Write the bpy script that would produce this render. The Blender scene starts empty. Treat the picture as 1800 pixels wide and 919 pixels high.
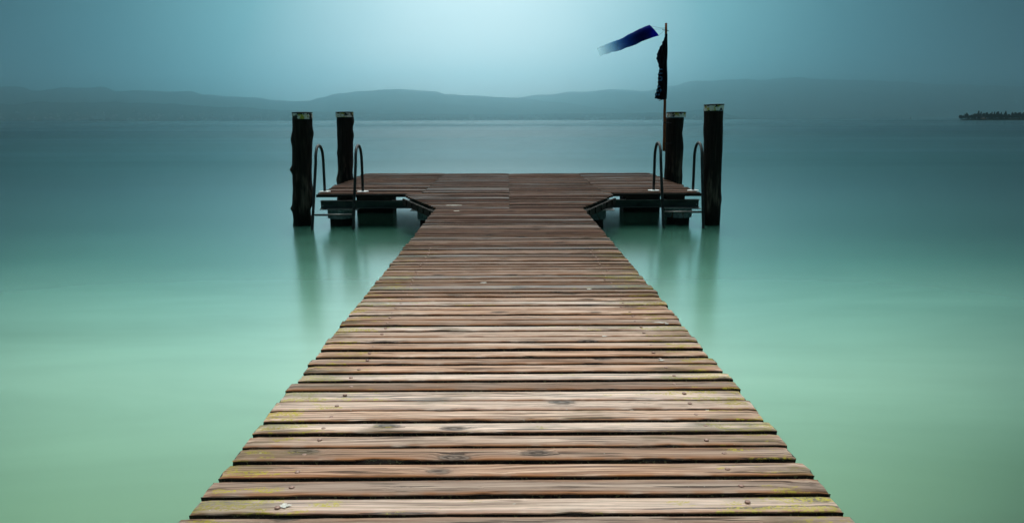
import bpy, bmesh, math, random
from mathutils import Vector, Matrix, noise as mnoise

random.seed(7)
R = math.radians
sc = bpy.context.scene
col = sc.collection

# ------------------------------------------------------------------ camera
W_PX, H_PX, F_PX = 1800.0, 919.0, 1300.0
CAM = Vector((0.0, 0.0, 1.2))
pitch = math.atan((459.5 - 211.0) / F_PX)
yaw = -math.atan(7.0 / F_PX)
roll = -R(0.163)
ROT = Matrix.Rotation(yaw, 3, 'Z') @ Matrix.Rotation(R(90) - pitch, 3, 'X') @ Matrix.Rotation(roll, 3, 'Z')
cam_data = bpy.data.cameras.new('camera')
cam = bpy.data.objects.new('camera', cam_data)
col.objects.link(cam)
M4 = ROT.to_4x4()
M4.translation = CAM
cam.matrix_world = M4
cam_data.sensor_width = 36.0
cam_data.lens = 36.0 * F_PX / W_PX
cam_data.clip_start = 0.05
cam_data.clip_end = 80000.0
sc.camera = cam


def ray(px, py):
    v = Vector(((px - W_PX / 2) / F_PX, -(py - H_PX / 2) / F_PX, -1.0))
    return ROT @ v


def at_z(px, py, z):
    r = ray(px, py)
    t = (z - CAM.z) / r.z
    return CAM + r * t


def at_y(px, py, y):
    r = ray(px, py)
    t = (y - CAM.y) / r.y
    return CAM + r * t


WATER = -0.55

# ------------------------------------------------------------------ helpers


def obj(name, verts, faces, mat, parent=None, smooth=False, attrs=None):
    me = bpy.data.meshes.new(name)
    me.from_pydata([tuple(v) for v in verts], [], faces)
    me.update()
    bm = bmesh.new()
    bm.from_mesh(me)
    bmesh.ops.recalc_face_normals(bm, faces=bm.faces)
    bm.to_mesh(me)
    bm.free()
    if attrs:
        for an, (typ, data) in attrs.items():
            a = me.attributes.new(an, typ, 'POINT')
            if typ == 'FLOAT':
                a.data.foreach_set('value', data)
            else:
                a.data.foreach_set('vector', [c for d in data for c in d])
    if smooth:
        for p in me.polygons:
            p.use_smooth = True
    mats = mat if isinstance(mat, (list, tuple)) else [mat]
    for m in mats:
        me.materials.append(m)
    o = bpy.data.objects.new(name, me)
    col.objects.link(o)
    if parent:
        o.parent = parent
    return o


def thing(name, label, cat, loc=(0, 0, 0), group=None):
    o = bpy.data.objects.new(name, None)
    col.objects.link(o)
    o.location = loc
    o.empty_display_size = 0.2
    o['label'] = label
    o['category'] = cat
    if group:
        o['group'] = group
    return o


def adopt(o, root):
    """parent o (built in world coordinates) to root, keeping its place"""
    o.parent = root
    o.matrix_parent_inverse = Matrix.Translation(-Vector(root.location))
    return o


class MB:
    def __init__(self):
        self.v, self.f = [], []

    def box(self, a, b):
        x0, y0, z0 = a
        x1, y1, z1 = b
        n = len(self.v)
        self.v += [(x0, y0, z0), (x1, y0, z0), (x1, y1, z0), (x0, y1, z0), (x0, y0, z1), (x1, y0, z1), (x1, y1, z1), (x0, y1, z1)]
        for q in ((0, 1, 2, 3), (4, 5, 6, 7), (0, 1, 5, 4), (1, 2, 6, 5), (2, 3, 7, 6), (3, 0, 4, 7)):
            self.f.append([n + i for i in q])

    def prism(self, loop, dirv):
        n = len(self.v)
        k = len(loop)
        d = Vector(dirv)
        self.v += [tuple(p) for p in loop] + [tuple(Vector(p) + d) for p in loop]
        self.f.append([n + i for i in range(k)])
        self.f.append([n + k + i for i in reversed(range(k))])
        for i in range(k):
            j = (i + 1) % k
            self.f.append([n + i, n + j, n + k + j, n + k + i])

    def tube(self, pts, r, seg=12, cap=True):
        pts = [Vector(p) for p in pts]
        rs = r if isinstance(r, (list, tuple)) else [r] * len(pts)
        n0 = len(self.v)
        up = None
        for i, p in enumerate(pts):
            a = pts[max(i - 1, 0)]
            b = pts[min(i + 1, len(pts) - 1)]
            t = (b - a).normalized()
            if up is None:
                up = Vector((1, 0, 0)) if abs(t.x) < 0.8 else Vector((0, 0, 1))
            u = (up - t * up.dot(t)).normalized()
            w = t.cross(u)
            up = u
            for k in range(seg):
                an = 2 * math.pi * k / seg
                self.v.append(tuple(p + (u * math.cos(an) + w * math.sin(an)) * rs[i]))
        for i in range(len(pts) - 1):
            for k in range(seg):
                a = n0 + i * seg + k
                b = n0 + i * seg + (k + 1) % seg
                self.f.append([a, b, b + seg, a + seg])
        if cap:
            self.f.append([n0 + k for k in range(seg)][::-1])
            self.f.append([n0 + (len(pts) - 1) * seg + k for k in range(seg)])

    def lathe(self, prof, c, seg=32):
        """prof: list of (r,z); closed with end fans"""
        n0 = len(self.v)
        for r, z in prof:
            for k in range(seg):
                an = 2 * math.pi * k / seg
                self.v.append((c[0] + r * math.cos(an), c[1] + r * math.sin(an), z))
        for i in range(len(prof) - 1):
            for k in range(seg):
                a = n0 + i * seg + k
                b = n0 + i * seg + (k + 1) % seg
                self.f.append([a, b, b + seg, a + seg])
        self.f.append([n0 + k for k in range(seg)][::-1])
        self.f.append([n0 + (len(prof) - 1) * seg + k for k in range(seg)])

    def build(self, name, mat, parent=None, smooth=False):
        return obj(name, self.v, self.f, mat, parent, smooth)


def fbm(x, y=0.0, z=0.0, o=4):
    return mnoise.fractal(Vector((x, y, z)), 1.0, 2.0, o)


def interp(tab, x):
    if x <= tab[0][0]:
        return tab[0][1]
    for (a, va), (b, vb) in zip(tab, tab[1:]):
        if x <= b:
            t = (x - a) / (b - a)
            t = t * t * (3 - 2 * t)
            return va + (vb - va) * t
    return tab[-1][1]


def sstep(a, b, x):
    t = min(1.0, max(0.0, (x - a) / (b - a)))
    return t * t * (3 - 2 * t)


# ------------------------------------------------------------------ node helpers
class NT:
    def __init__(self, tree):
        self.t = tree
        self.n = tree.nodes
        self.l = tree.links

    def node(self, typ, **kw):
        nd = self.n.new(typ)
        for k, v in kw.items():
            setattr(nd, k, v)
        return nd

    def put(self, sock, val):
        if hasattr(val, 'is_output') or isinstance(val, bpy.types.NodeSocket):
            self.l.new(val, sock)
        elif val is not None:
            sock.default_value = val

    def math(self, op, a, b=None, c=None, clamp=False):
        nd = self.node('ShaderNodeMath', operation=op, use_clamp=clamp)
        self.put(nd.inputs[0], a)
        if b is not None:
            self.put(nd.inputs[1], b)
        if c is not None:
            self.put(nd.inputs[2], c)
        return nd.outputs[0]

    def vmath(self, op, a, b=None):
        nd = self.node('ShaderNodeVectorMath', operation=op)
        self.put(nd.inputs[0], a)
        if b is not None:
            self.put(nd.inputs[1], b)
        return nd.outputs[0]

    def sep(self, v):
        nd = self.node('ShaderNodeSeparateXYZ')
        self.put(nd.inputs[0], v)
        return nd.outputs

    def comb(self, x, y, z):
        nd = self.node('ShaderNodeCombineXYZ')
        for s, v in zip(nd.inputs, (x, y, z)):
            self.put(s, v)
        return nd.outputs[0]

    def noise(self, vec, scale, detail=4.0, rough=0.55, dist=0.0):
        nd = self.node('ShaderNodeTexNoise')
        self.put(nd.inputs['Vector'], vec)
        nd.inputs['Scale'].default_value = scale
        nd.inputs['Detail'].default_value = detail
        nd.inputs['Roughness'].default_value = rough
        nd.inputs['Distortion'].default_value = dist
        return nd.outputs['Fac']

    def ramp(self, fac, stops, interp_='LINEAR'):
        nd = self.node('ShaderNodeValToRGB')
        cr = nd.color_ramp
        cr.interpolation = interp_
        while len(cr.elements) < len(stops):
            cr.elements.new(0.5)
        for e, (p, c) in zip(cr.elements, stops):
            e.position = p
            if not isinstance(c, (tuple, list)):
                c = (c, c, c)
            e.color = (*c[:3], 1.0)
        self.put(nd.inputs[0], fac)
        return nd.outputs[0]

    def rng(self, v, a, b, c=0.0, d=1.0, smooth=True):
        nd = self.node('ShaderNodeMapRange')
        nd.interpolation_type = 'SMOOTHSTEP' if smooth else 'LINEAR'
        self.put(nd.inputs['Value'], v)
        for nm, val in (('From Min', a), ('From Max', b), ('To Min', c), ('To Max', d)):
            self.put(nd.inputs[nm], val)
        return nd.outputs['Result']

    def mix(self, fac, a, b, blend='MIX'):
        nd = self.node('ShaderNodeMix', data_type='RGBA', blend_type=blend)
        self.put(nd.inputs[0], fac)
        for s, v in ((nd.inputs[6], a), (nd.inputs[7], b)):
            if isinstance(v, tuple):
                v = (*v[:3], 1.0)
            self.put(s, v)
        return nd.outputs[2]

    def attr(self, name, out='Vector'):
        nd = self.node('ShaderNodeAttribute')
        nd.attribute_name = name
        return nd.outputs[out]

    def bump(self, height, strength, dist=0.01):
        nd = self.node('ShaderNodeBump')
        nd.inputs['Strength'].default_value = strength
        nd.inputs['Distance'].default_value = dist
        self.put(nd.inputs['Height'], height)
        return nd.outputs[0]


def material(name):
    m = bpy.data.materials.new(name)
    m.use_nodes = True
    t = NT(m.node_tree)
    p = m.node_tree.nodes['Principled BSDF']
    return m, t, p


def objco(t):
    return t.node('ShaderNodeTexCoord').outputs['Object']


# ------------------------------------------------------------------ materials
def wood_deck():
    m, t, p = material('weathered_deck_wood')
    co = objco(t)
    x, y, z = t.sep(co)
    pl = t.attr('plank')                       # per-plank random, random, darkening
    r1, r2, darken = t.sep(pl)
    edge = t.attr('edge', 'Fac')
    off = t.math('MULTIPLY', r1, 97.0)
    off2 = t.math('MULTIPLY', r2, 61.0)
    # knots: sparse voronoi cells, stretched along the grain
    kv = t.comb(t.math('ADD', t.math('MULTIPLY', x, 3.6), off), t.math('MULTIPLY', y, 9.0), off2)
    vor = t.node('ShaderNodeTexVoronoi', feature='F1')
    t.put(vor.inputs['Vector'], kv)
    vor.inputs['Scale'].default_value = 1.0
    kn = t.noise(t.comb(t.math('ADD', t.math('MULTIPLY', x, 14.0), off), t.math('MULTIPLY', y, 60.0), off2), 1.0, 3.0, 0.6)
    vd = t.math('ADD', vor.outputs['Distance'], t.math('MULTIPLY', t.math('SUBTRACT', kn, 0.5), 0.26))
    vc = t.sep(vor.outputs['Color'])[0]
    sel = t.rng(vc, 0.64, 0.68)
    knot = t.math('MULTIPLY', t.rng(vd, 0.25, 0.15), sel)
    halo = t.math('MULTIPLY', t.rng(vd, 0.48, 0.08), sel)
    # grain, bent round the knots
    yb = t.math('ADD', y, t.math('MULTIPLY', halo, 0.018))
    g = t.comb(t.math('ADD', t.math('MULTIPLY', x, 1.1), off), t.math('MULTIPLY', yb, 95.0), t.math('ADD', t.math('MULTIPLY', z, 95.0), off2))
    warp = t.noise(t.comb(t.math('ADD', t.math('MULTIPLY', x, 1.4), off), t.math('MULTIPLY', y, 6.0), off2), 1.0, 2.0)
    g = t.vmath('ADD', g, t.comb(0.0, t.math('MULTIPLY', warp, 7.0), 0.0))
    fine = t.noise(g, 1.0, 6.0, 0.70)
    fib = t.noise(t.vmath('MULTIPLY', g, (2.6, 3.5, 3.5)), 1.0, 4.0, 0.6)
    broad = t.noise(t.comb(t.math('ADD', t.math('MULTIPLY', x, 0.9), off), t.math('MULTIPLY', y, 9.0), off2), 1.0, 3.0)
    crackn = t.noise(t.comb(t.math('ADD', t.math('MULTIPLY', x, 2.2), off2), t.math('MULTIPLY', yb, 70.0), off), 1.0, 3.0, 0.5)
    crack = t.rng(crackn, 0.61, 0.645)
    rings = t.math('SINE', t.math('MULTIPLY', vd, 52.0))
    base = t.ramp(fine, [(0.32, (0.075, 0.036, 0.022)), (0.43, (0.30, 0.17, 0.11)), (0.54, (0.52, 0.325, 0.225)), (0.68, (0.78, 0.55, 0.41))])
    grey = t.ramp(fine, [(0.32, (0.13, 0.09, 0.075)), (0.46, (0.49, 0.36, 0.285)), (0.66, (0.81, 0.63, 0.52))])
    gm = t.math('ADD', t.math('MULTIPLY', t.rng(broad, 0.38, 0.60), 0.8), t.math('MULTIPLY', t.rng(r2, 0.35, 0.9), 0.6), clamp=True)
    c = t.mix(gm, base, grey)
    # per plank tone
    c = t.mix(1.0, c, t.ramp(r1, [(0.0, 0.70), (0.35, 1.22), (0.7, 1.48), (1.0, 1.75)]), 'MULTIPLY')
    # warm worn arris, dirt near the edges
    wn = t.noise(t.comb(t.math('ADD', t.math('MULTIPLY', x, 5.0), off), off2, 0.0), 1.0, 3.0)
    ed = t.math('MULTIPLY', edge, t.rng(wn, 0.30, 0.55))
    c = t.mix(t.math('MULTIPLY', ed, 0.85), c, (0.36, 0.125, 0.028))
    c = t.mix(t.math('MULTIPLY', fib, 0.35), c, (0.10, 0.06, 0.045))
    # knots
    kc = t.mix(t.rng(rings, -0.4, 0.6), (0.06, 0.042, 0.033), (0.20, 0.15, 0.12))
    c = t.mix(t.math('MULTIPLY', halo, 0.35), c, (0.19, 0.15, 0.125))
    c = t.mix(t.math('MULTIPLY', knot, 0.92), c, kc)
    c = t.mix(t.math('MULTIPLY', crack, 0.8), c, (0.03, 0.02, 0.015))
    # green-yellow lichen near the plank ends
    ln = t.noise(t.vmath('ADD', t.vmath('MULTIPLY', co, (4.5, 14.0, 4.5)), t.comb(off, 0.0, 0.0)), 1.0, 5.0, 0.7)
    ex = t.math('ABSOLUTE', x)
    endm = t.math('ADD', t.rng(ex, 0.45, 0.98), t.math('MULTIPLY', t.rng(r2, 0.7, 0.8), 0.55))
    lic = t.math('MULTIPLY', t.rng(t.math('ADD', ln, t.math('MULTIPLY', endm, 0.17)), 0.69, 0.75), t.rng(darken, 0.95, 0.5))
    lf = t.noise(co, 85.0, 4.0, 0.7)
    lic = t.math('MULTIPLY', lic, t.rng(lf, 0.40, 0.58))
    c = t.mix(t.math('MULTIPLY', lic, 0.85), c, (0.48, 0.40, 0.03))
    gn = t.noise(t.vmath('ADD', t.vmath('MULTIPLY', co, (2.0, 5.0, 2.0)), t.comb(off2, 0.0, 0.0)), 1.0, 4.0, 0.6)
    alg = t.math('MULTIPLY', t.rng(t.math('ADD', gn, t.math('MULTIPLY', endm, 0.12)), 0.58, 0.76), 0.5)
    c = t.mix(alg, c, (0.085, 0.075, 0.03))
    # small pale specks
    sp = t.rng(t.noise(t.vmath('MULTIPLY', co, (38.0, 60.0, 38.0)), 1.0, 1.0), 0.76, 0.80)
    c = t.mix(t.math('MULTIPLY', sp, 0.45), c, (0.6, 0.58, 0.5))
    # blotches where water stood and the stain has gone
    bl = t.noise(t.comb(t.math('ADD', t.math('MULTIPLY', x, 3.2), off2), t.math('MULTIPLY', y, 34.0), off), 1.0, 5.0, 0.68)
    c = t.mix(1.0, c, t.ramp(bl, [(0.30, 0.38), (0.45, 0.95), (0.60, 1.06), (0.75, 1.25)]), 'MULTIPLY')
    # planks get darker further along the pier
    c = t.mix(darken, c, t.mix(1.0, c, (0.125, 0.085, 0.072), 'MULTIPLY'))
    t.put(p.inputs['Base Color'], c)
    sheen = t.math('MULTIPLY', t.rng(r2, 0.62, 0.80), t.rng(broad, 0.62, 0.42))     # smooth, water-filmed boards
    rough = t.math('ADD', 0.62, t.math('MULTIPLY', fine, 0.25))
    rough = t.math('SUBTRACT', rough, t.math('MULTIPLY', sheen, 0.34))
    t.put(p.inputs['Roughness'], rough)
    spec = t.math('ADD', t.rng(darken, 0.05, 0.5, 0.13, 0.035), t.math('MULTIPLY', sheen, t.rng(darken, 0.1, 0.9, 0.30, 0.10)))
    t.put(p.inputs['Specular IOR Level'], spec)
    h = t.math('ADD', t.math('MULTIPLY', fine, 0.6), t.math('MULTIPLY', fib, 0.4))
    h = t.math('SUBTRACT', h, t.math('MULTIPLY', crack, 1.4))
    h = t.math('ADD', h, t.math('MULTIPLY', t.math('MULTIPLY', halo, rings), 0.12))
    t.put(p.inputs['Normal'], t.bump(h, 0.55, 0.003))
    return m


def wood_side():
    m, t, p = material('mossy_sawn_plank_side')
    co = objco(t)
    n = t.noise(t.vmath('MULTIPLY', co, (9.0, 30.0, 60.0)), 1.0, 5.0, 0.65)
    n2 = t.noise(co, 70.0, 3.0, 0.6)
    c = t.ramp(n, [(0.3, (0.008, 0.006, 0.005)), (0.55, (0.03, 0.020, 0.013)), (0.75, (0.08, 0.062, 0.035))])
    c = t.mix(t.rng(n2, 0.56, 0.68), c, (0.12, 0.12, 0.055))
    t.put(p.inputs['Base Color'], c)
    p.inputs['Roughness'].default_value = 0.85
    t.put(p.inputs['Normal'], t.bump(n2, 0.6, 0.01))
    return m


def simple(name, c0, c1, rough, scale=(8, 8, 8), metal=0.0, bump=0.2, spec=0.4, bd=0.01):
    m, t, p = material(name)
    co = objco(t)
    n = t.noise(t.vmath('MULTIPLY', co, tuple(scale)), 1.0, 5.0, 0.62)
    t.put(p.inputs['Base Color'], t.ramp(n, [(0.32, c0), (0.68, c1)]))
    t.put(p.inputs['Roughness'], t.math('ADD', rough - 0.1, t.math('MULTIPLY', n, 0.2)))
    p.inputs['Metallic'].default_value = metal
    p.inputs['Specular IOR Level'].default_value = spec
    if bump:
        t.put(p.inputs['Normal'], t.bump(n, bump, bd))
    return m


def post_wood():
    m, t, p = material('tarred_post_wood')
    co = objco(t)
    z = t.sep(co)[2]
    g = t.noise(t.vmath('MULTIPLY', co, (38.0, 38.0, 2.2)), 1.0, 6.0, 0.65, 0.4)
    b = t.noise(t.vmath('MULTIPLY', co, (6.0, 6.0, 1.5)), 1.0, 3.0)
    c = t.ramp(g, [(0.3, (0.004, 0.0035, 0.003)), (0.55, (0.016, 0.0125, 0.010)), (0.75, (0.05, 0.038, 0.03))])
    # the tar is worn away a hand above the waterline
    worn = t.math('MULTIPLY', t.math('MULTIPLY', t.rng(z, 0.75, 0.15), t.rng(z, -0.42, -0.2)), t.rng(b, 0.48, 0.66))
    c = t.mix(t.math('MULTIPLY', worn, 0.9), c, t.ramp(g, [(0.35, (0.02, 0.014, 0.011)), (0.7, (0.22, 0.17, 0.13))]))
    c = t.mix(t.rng(z, -0.30, -0.48), c, (0.008, 0.009, 0.006))
    t.put(p.inputs['Base Color'], c)
    p.inputs['Roughness'].default_value = 0.85
    p.inputs['Specular IOR Level'].default_value = 0.15
    t.put(p.inputs['Normal'], t.bump(g, 0.9, 0.03))
    return m


def cap_paint():
    m, t, p = material('peeling_white_cap_paint')
    co = objco(t)
    rnd = t.node('ShaderNodeObjectInfo').outputs['Random']
    v = t.vmath('ADD', co, t.comb(t.math('MULTIPLY', rnd, 50.0), 0.0, 0.0))
    n = t.noise(v, 9.0, 5.0, 0.65)
    n2 = t.noise(t.vmath('ADD', v, (5.0, 9.0, 3.0)), 7.0, 4.0, 0.6)
    n3 = t.noise(v, 30.0, 4.0, 0.7)
    c = t.ramp(n3, [(0.3, (0.55, 0.58, 0.54)), (0.7, (0.82, 0.84, 0.80))])
    c = t.mix(t.rng(n2, 0.50, 0.56), c, (0.42, 0.40, 0.05))
    c = t.mix(t.rng(n, 0.49, 0.53), c, (0.02, 0.016, 0.012))
    nz = t.sep(t.node('ShaderNodeNewGeometry').outputs['Normal'])[2]
    t.put(p.inputs['Base Color'], c)
    p.inputs['Roughness'].default_value = 0.7
    t.put(p.inputs['Normal'], t.bump(n3, 0.3, 0.004))
    return m


def galvanised():
    m, t, p = material('galvanised_steel_collar')
    co = objco(t)
    sp = t.node('ShaderNodeTexVoronoi', feature='F1')
    t.put(sp.inputs['Vector'], co)
    sp.inputs['Scale'].default_value = 45.0
    v = t.sep(sp.outputs['Color'])[0]
    n = t.noise(t.vmath('MULTIPLY', co, (9.0, 9.0, 3.0)), 1.0, 4.0, 0.6)
    c = t.ramp(v, [(0.0, (0.16, 0.19, 0.19)), (1.0, (0.34, 0.39, 0.39))])
    c = t.mix(t.rng(n, 0.58, 0.68), c, (0.16, 0.07, 0.03))
    t.put(p.inputs['Base Color'], c)
    p.inputs['Metallic'].default_value = 0.3
    p.inputs['Roughness'].default_value = 0.6
    return m


def water_mat():
    m, t, p = material('turbid_lake_water')
    co = objco(t)
    x, y, z = t.sep(co)
    # depth of the bed below: pale silt shoal by the shore, deep water beyond
    wob = t.noise(t.vmath('MULTIPLY', co, (0.035, 0.05, 1.0)), 1.0, 3.0)
    d = t.math('ADD', y, t.math('MULTIPLY', t.math('SUBTRACT', wob, 0.5), 6.0))
    ld = t.math('LOGARITHM', t.math('MAXIMUM', d, 1.0), 10.0)
    c = t.ramp(t.math('DIVIDE', ld, 3.5), [
        (0.00, (0.06, 0.12, 0.06)), (0.148, (0.10, 0.215, 0.118)), (0.178, (0.175, 0.335, 0.205)), (0.215, (0.30, 0.53, 0.39)), (0.253, (0.19, 0.415, 0.315)),
        (0.278, (0.075, 0.225, 0.165)), (0.306, (0.027, 0.105, 0.075)), (0.365, (0.006, 0.044, 0.036)), (0.60, (0.002, 0.016, 0.019)), (1.0, (0.002, 0.015, 0.02))])
    # edge vignette painted into the water colour: fan-shaped darkening left and right
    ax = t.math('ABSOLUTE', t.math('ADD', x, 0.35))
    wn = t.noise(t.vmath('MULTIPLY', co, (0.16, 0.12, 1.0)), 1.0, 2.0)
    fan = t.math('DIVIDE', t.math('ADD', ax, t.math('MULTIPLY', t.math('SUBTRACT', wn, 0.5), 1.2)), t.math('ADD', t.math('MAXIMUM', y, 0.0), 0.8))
    vignette = t.rng(fan, 0.42, 1.0)
    c = t.mix(t.math('MULTIPLY', vignette, 0.9), c, t.mix(1.0, c, (0.10, 0.18, 0.20), 'MULTIPLY'))
    # silt clouds drifting in the shallows
    sn = t.noise(t.vmath('MULTIPLY', co, (0.22, 0.75, 1.0)), 1.0, 4.0, 0.55, 0.6)
    c = t.mix(1.0, c, t.ramp(sn, [(0.3, (0.86, 0.88, 0.86)), (0.7, (1.12, 1.10, 1.10))]), 'MULTIPLY')
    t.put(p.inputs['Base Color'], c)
    # wind lanes on the far water
    lane = t.noise(t.vmath('MULTIPLY', co, (0.0016, 0.02, 1.0)), 1.0, 5.0, 0.6)
    lane2 = t.noise(t.vmath('MULTIPLY', co, (0.00018, 0.0032, 1.0)), 1.0, 4.0, 0.6)
    r = t.math('ADD', 0.09, t.math('MULTIPLY', t.rng(t.math('ADD', t.math('MULTIPLY', lane, 0.5), t.math('MULTIPLY', lane2, 0.5)), 0.38, 0.62), 0.10))
    t.put(p.inputs['Roughness'], r)
    p.inputs['IOR'].default_value = 1.33
    # reflection strength faded out with distance to darken the far water
    mirror_fade = t.rng(ld, math.log10(9.0), math.log10(34.0), 1.0, 0.0)
    t.put(p.inputs['Specular IOR Level'], t.math('ADD', 0.045, t.math('MULTIPLY', mirror_fade, 0.455)))
    t.put(p.inputs['Coat Weight'], t.math('MULTIPLY', mirror_fade, 0.62))
    p.inputs['Coat IOR'].default_value = 1.33
    p.inputs['Coat Roughness'].default_value = 0.20
    return m


def hill_mat(name, c0, c1, c2, s):
    m, t, p = material(name)
    co = objco(t)
    n = t.noise(co, s, 5.0, 0.6)
    n2 = t.noise(co, s * 6, 4.0, 0.6)
    c = t.ramp(n, [(0.35, c0), (0.65, c1)])
    c = t.mix(t.rng(n2, 0.55, 0.63), c, c2)
    t.put(p.inputs['Base Color'], c)
    p.inputs['Roughness'].default_value = 1.0
    p.inputs['Specular IOR Level'].default_value = 0.0
    return m


def cloth(name, stops, transl=0.35, sheer=None):  # sheer fades the cloth to clear; on the windsock it imitates motion blur
    m, t, p = material(name)
    a = t.attr('along', 'Fac')
    c = t.ramp(a, stops)
    t.put(p.inputs['Base Color'], c)
    p.inputs['Roughness'].default_value = 0.8
    p.inputs['Specular IOR Level'].default_value = 0.1
    tr = t.node('ShaderNodeBsdfTranslucent')
    t.put(tr.inputs['Color'], c)
    mx = t.node('ShaderNodeMixShader')
    mx.inputs[0].default_value = transl
    t.l.new(p.outputs[0], mx.inputs[1])
    t.l.new(tr.outputs[0], mx.inputs[2])
    out = t.n['Material Output']
    last = mx.outputs[0]
    if sheer:
        tp = t.node('ShaderNodeBsdfTransparent')
        m2 = t.node('ShaderNodeMixShader')
        t.put(m2.inputs[0], t.ramp(a, sheer))
        t.l.new(last, m2.inputs[1])
        t.l.new(tp.outputs[0], m2.inputs[2])
        last = m2.outputs[0]
    t.l.new(last, out.inputs['Surface'])
    return m


M_DECK = wood_deck()
M_SIDE = wood_side()
M_POST = post_wood()
M_CAP = cap_paint()
M_GALV = galvanised()
M_WATER = water_mat()
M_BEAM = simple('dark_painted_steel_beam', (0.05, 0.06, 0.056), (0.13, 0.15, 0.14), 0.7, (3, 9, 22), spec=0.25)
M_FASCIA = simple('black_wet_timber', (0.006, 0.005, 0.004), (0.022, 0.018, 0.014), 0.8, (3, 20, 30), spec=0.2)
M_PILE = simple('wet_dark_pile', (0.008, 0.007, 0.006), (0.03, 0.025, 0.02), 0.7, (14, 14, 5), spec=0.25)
M_RAIL = simple('dark_ladder_steel', (0.010, 0.013, 0.014), (0.03, 0.036, 0.036), 0.55, (30, 30, 12), spec=0.3)
M_RUNG = simple('worn_ladder_rung_steel', (0.05, 0.055, 0.055), (0.2, 0.2, 0.19), 0.45, (14, 30, 30), metal=0.4)
M_PLATE = simple('white_painted_foot_plate', (0.55, 0.57, 0.56), (0.85, 0.86, 0.84), 0.5, (25, 25, 25))
M_NAIL = simple('brown_nail_head', (0.22, 0.12, 0.09), (0.45, 0.29, 0.23), 0.5, (60, 60, 60), metal=0.2)
M_DROP = simple('dried_bird_dropping', (0.45, 0.43, 0.37), (0.80, 0.78, 0.72), 0.8, (60, 60, 60))
M_POLE = simple('orange_brown_pole_wood', (0.10, 0.022, 0.006), (0.36, 0.11, 0.03), 0.6, (40, 40, 6))
M_CORD = simple('dark_cord', (0.01, 0.01, 0.012), (0.03, 0.03, 0.035), 0.8)
M_HOLE = simple('bolt_hole_pale', (0.35, 0.4, 0.4), (0.5, 0.55, 0.55), 0.5)

# ------------------------------------------------------------------ water, lake bed reach
OUT = 9500.0
wv = [(-OUT, -1500, WATER), (OUT, -1500, WATER), (OUT, 13200, WATER), (-OUT, 13200, WATER)]
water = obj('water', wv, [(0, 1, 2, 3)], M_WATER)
water['kind'] = 'structure'

# ------------------------------------------------------------------ pier
pier = thing('pier', 'long brown plank pier running out to a wide T-shaped bathing platform over the lake', 'pier', (0, 3.0, 0))
XL, XR = -1.0, 1.045
PITCH = 0.120
D_IN = at_z(765, 366, 0).y
pl_nl, pl_nr = at_z(557, 341, 0), at_z(1232, 339, 0)
pl_fl, pl_fr = at_z(640, 305.5, 0), at_z(1145, 304.7, 0)
D_NEAR = (pl_nl.y + pl_nr.y) / 2
D_FAR = (pl_fl.y + pl_fr.y) / 2
fl_l, fl_r = at_z(712, 344, 0), at_z(1078, 343, 0)

PROF = [(0.0, -0.034), (0.0, -0.016), (0.0, -0.0045), (0.0018, -0.0010), (0.0055, 0.0), (0.024, 0.0004), (0.5, 0.0), (-0.024, 0.0004),
        (-0.0055, 0.0), (-0.0018, -0.0010), (0.0, -0.0045), (0.0, -0.034)]
EDGE = [0, 0.3, 0.8, 1, 0.9, 0.15, 0, 0, 0.35, 0.8, 0.4, 0]


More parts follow.
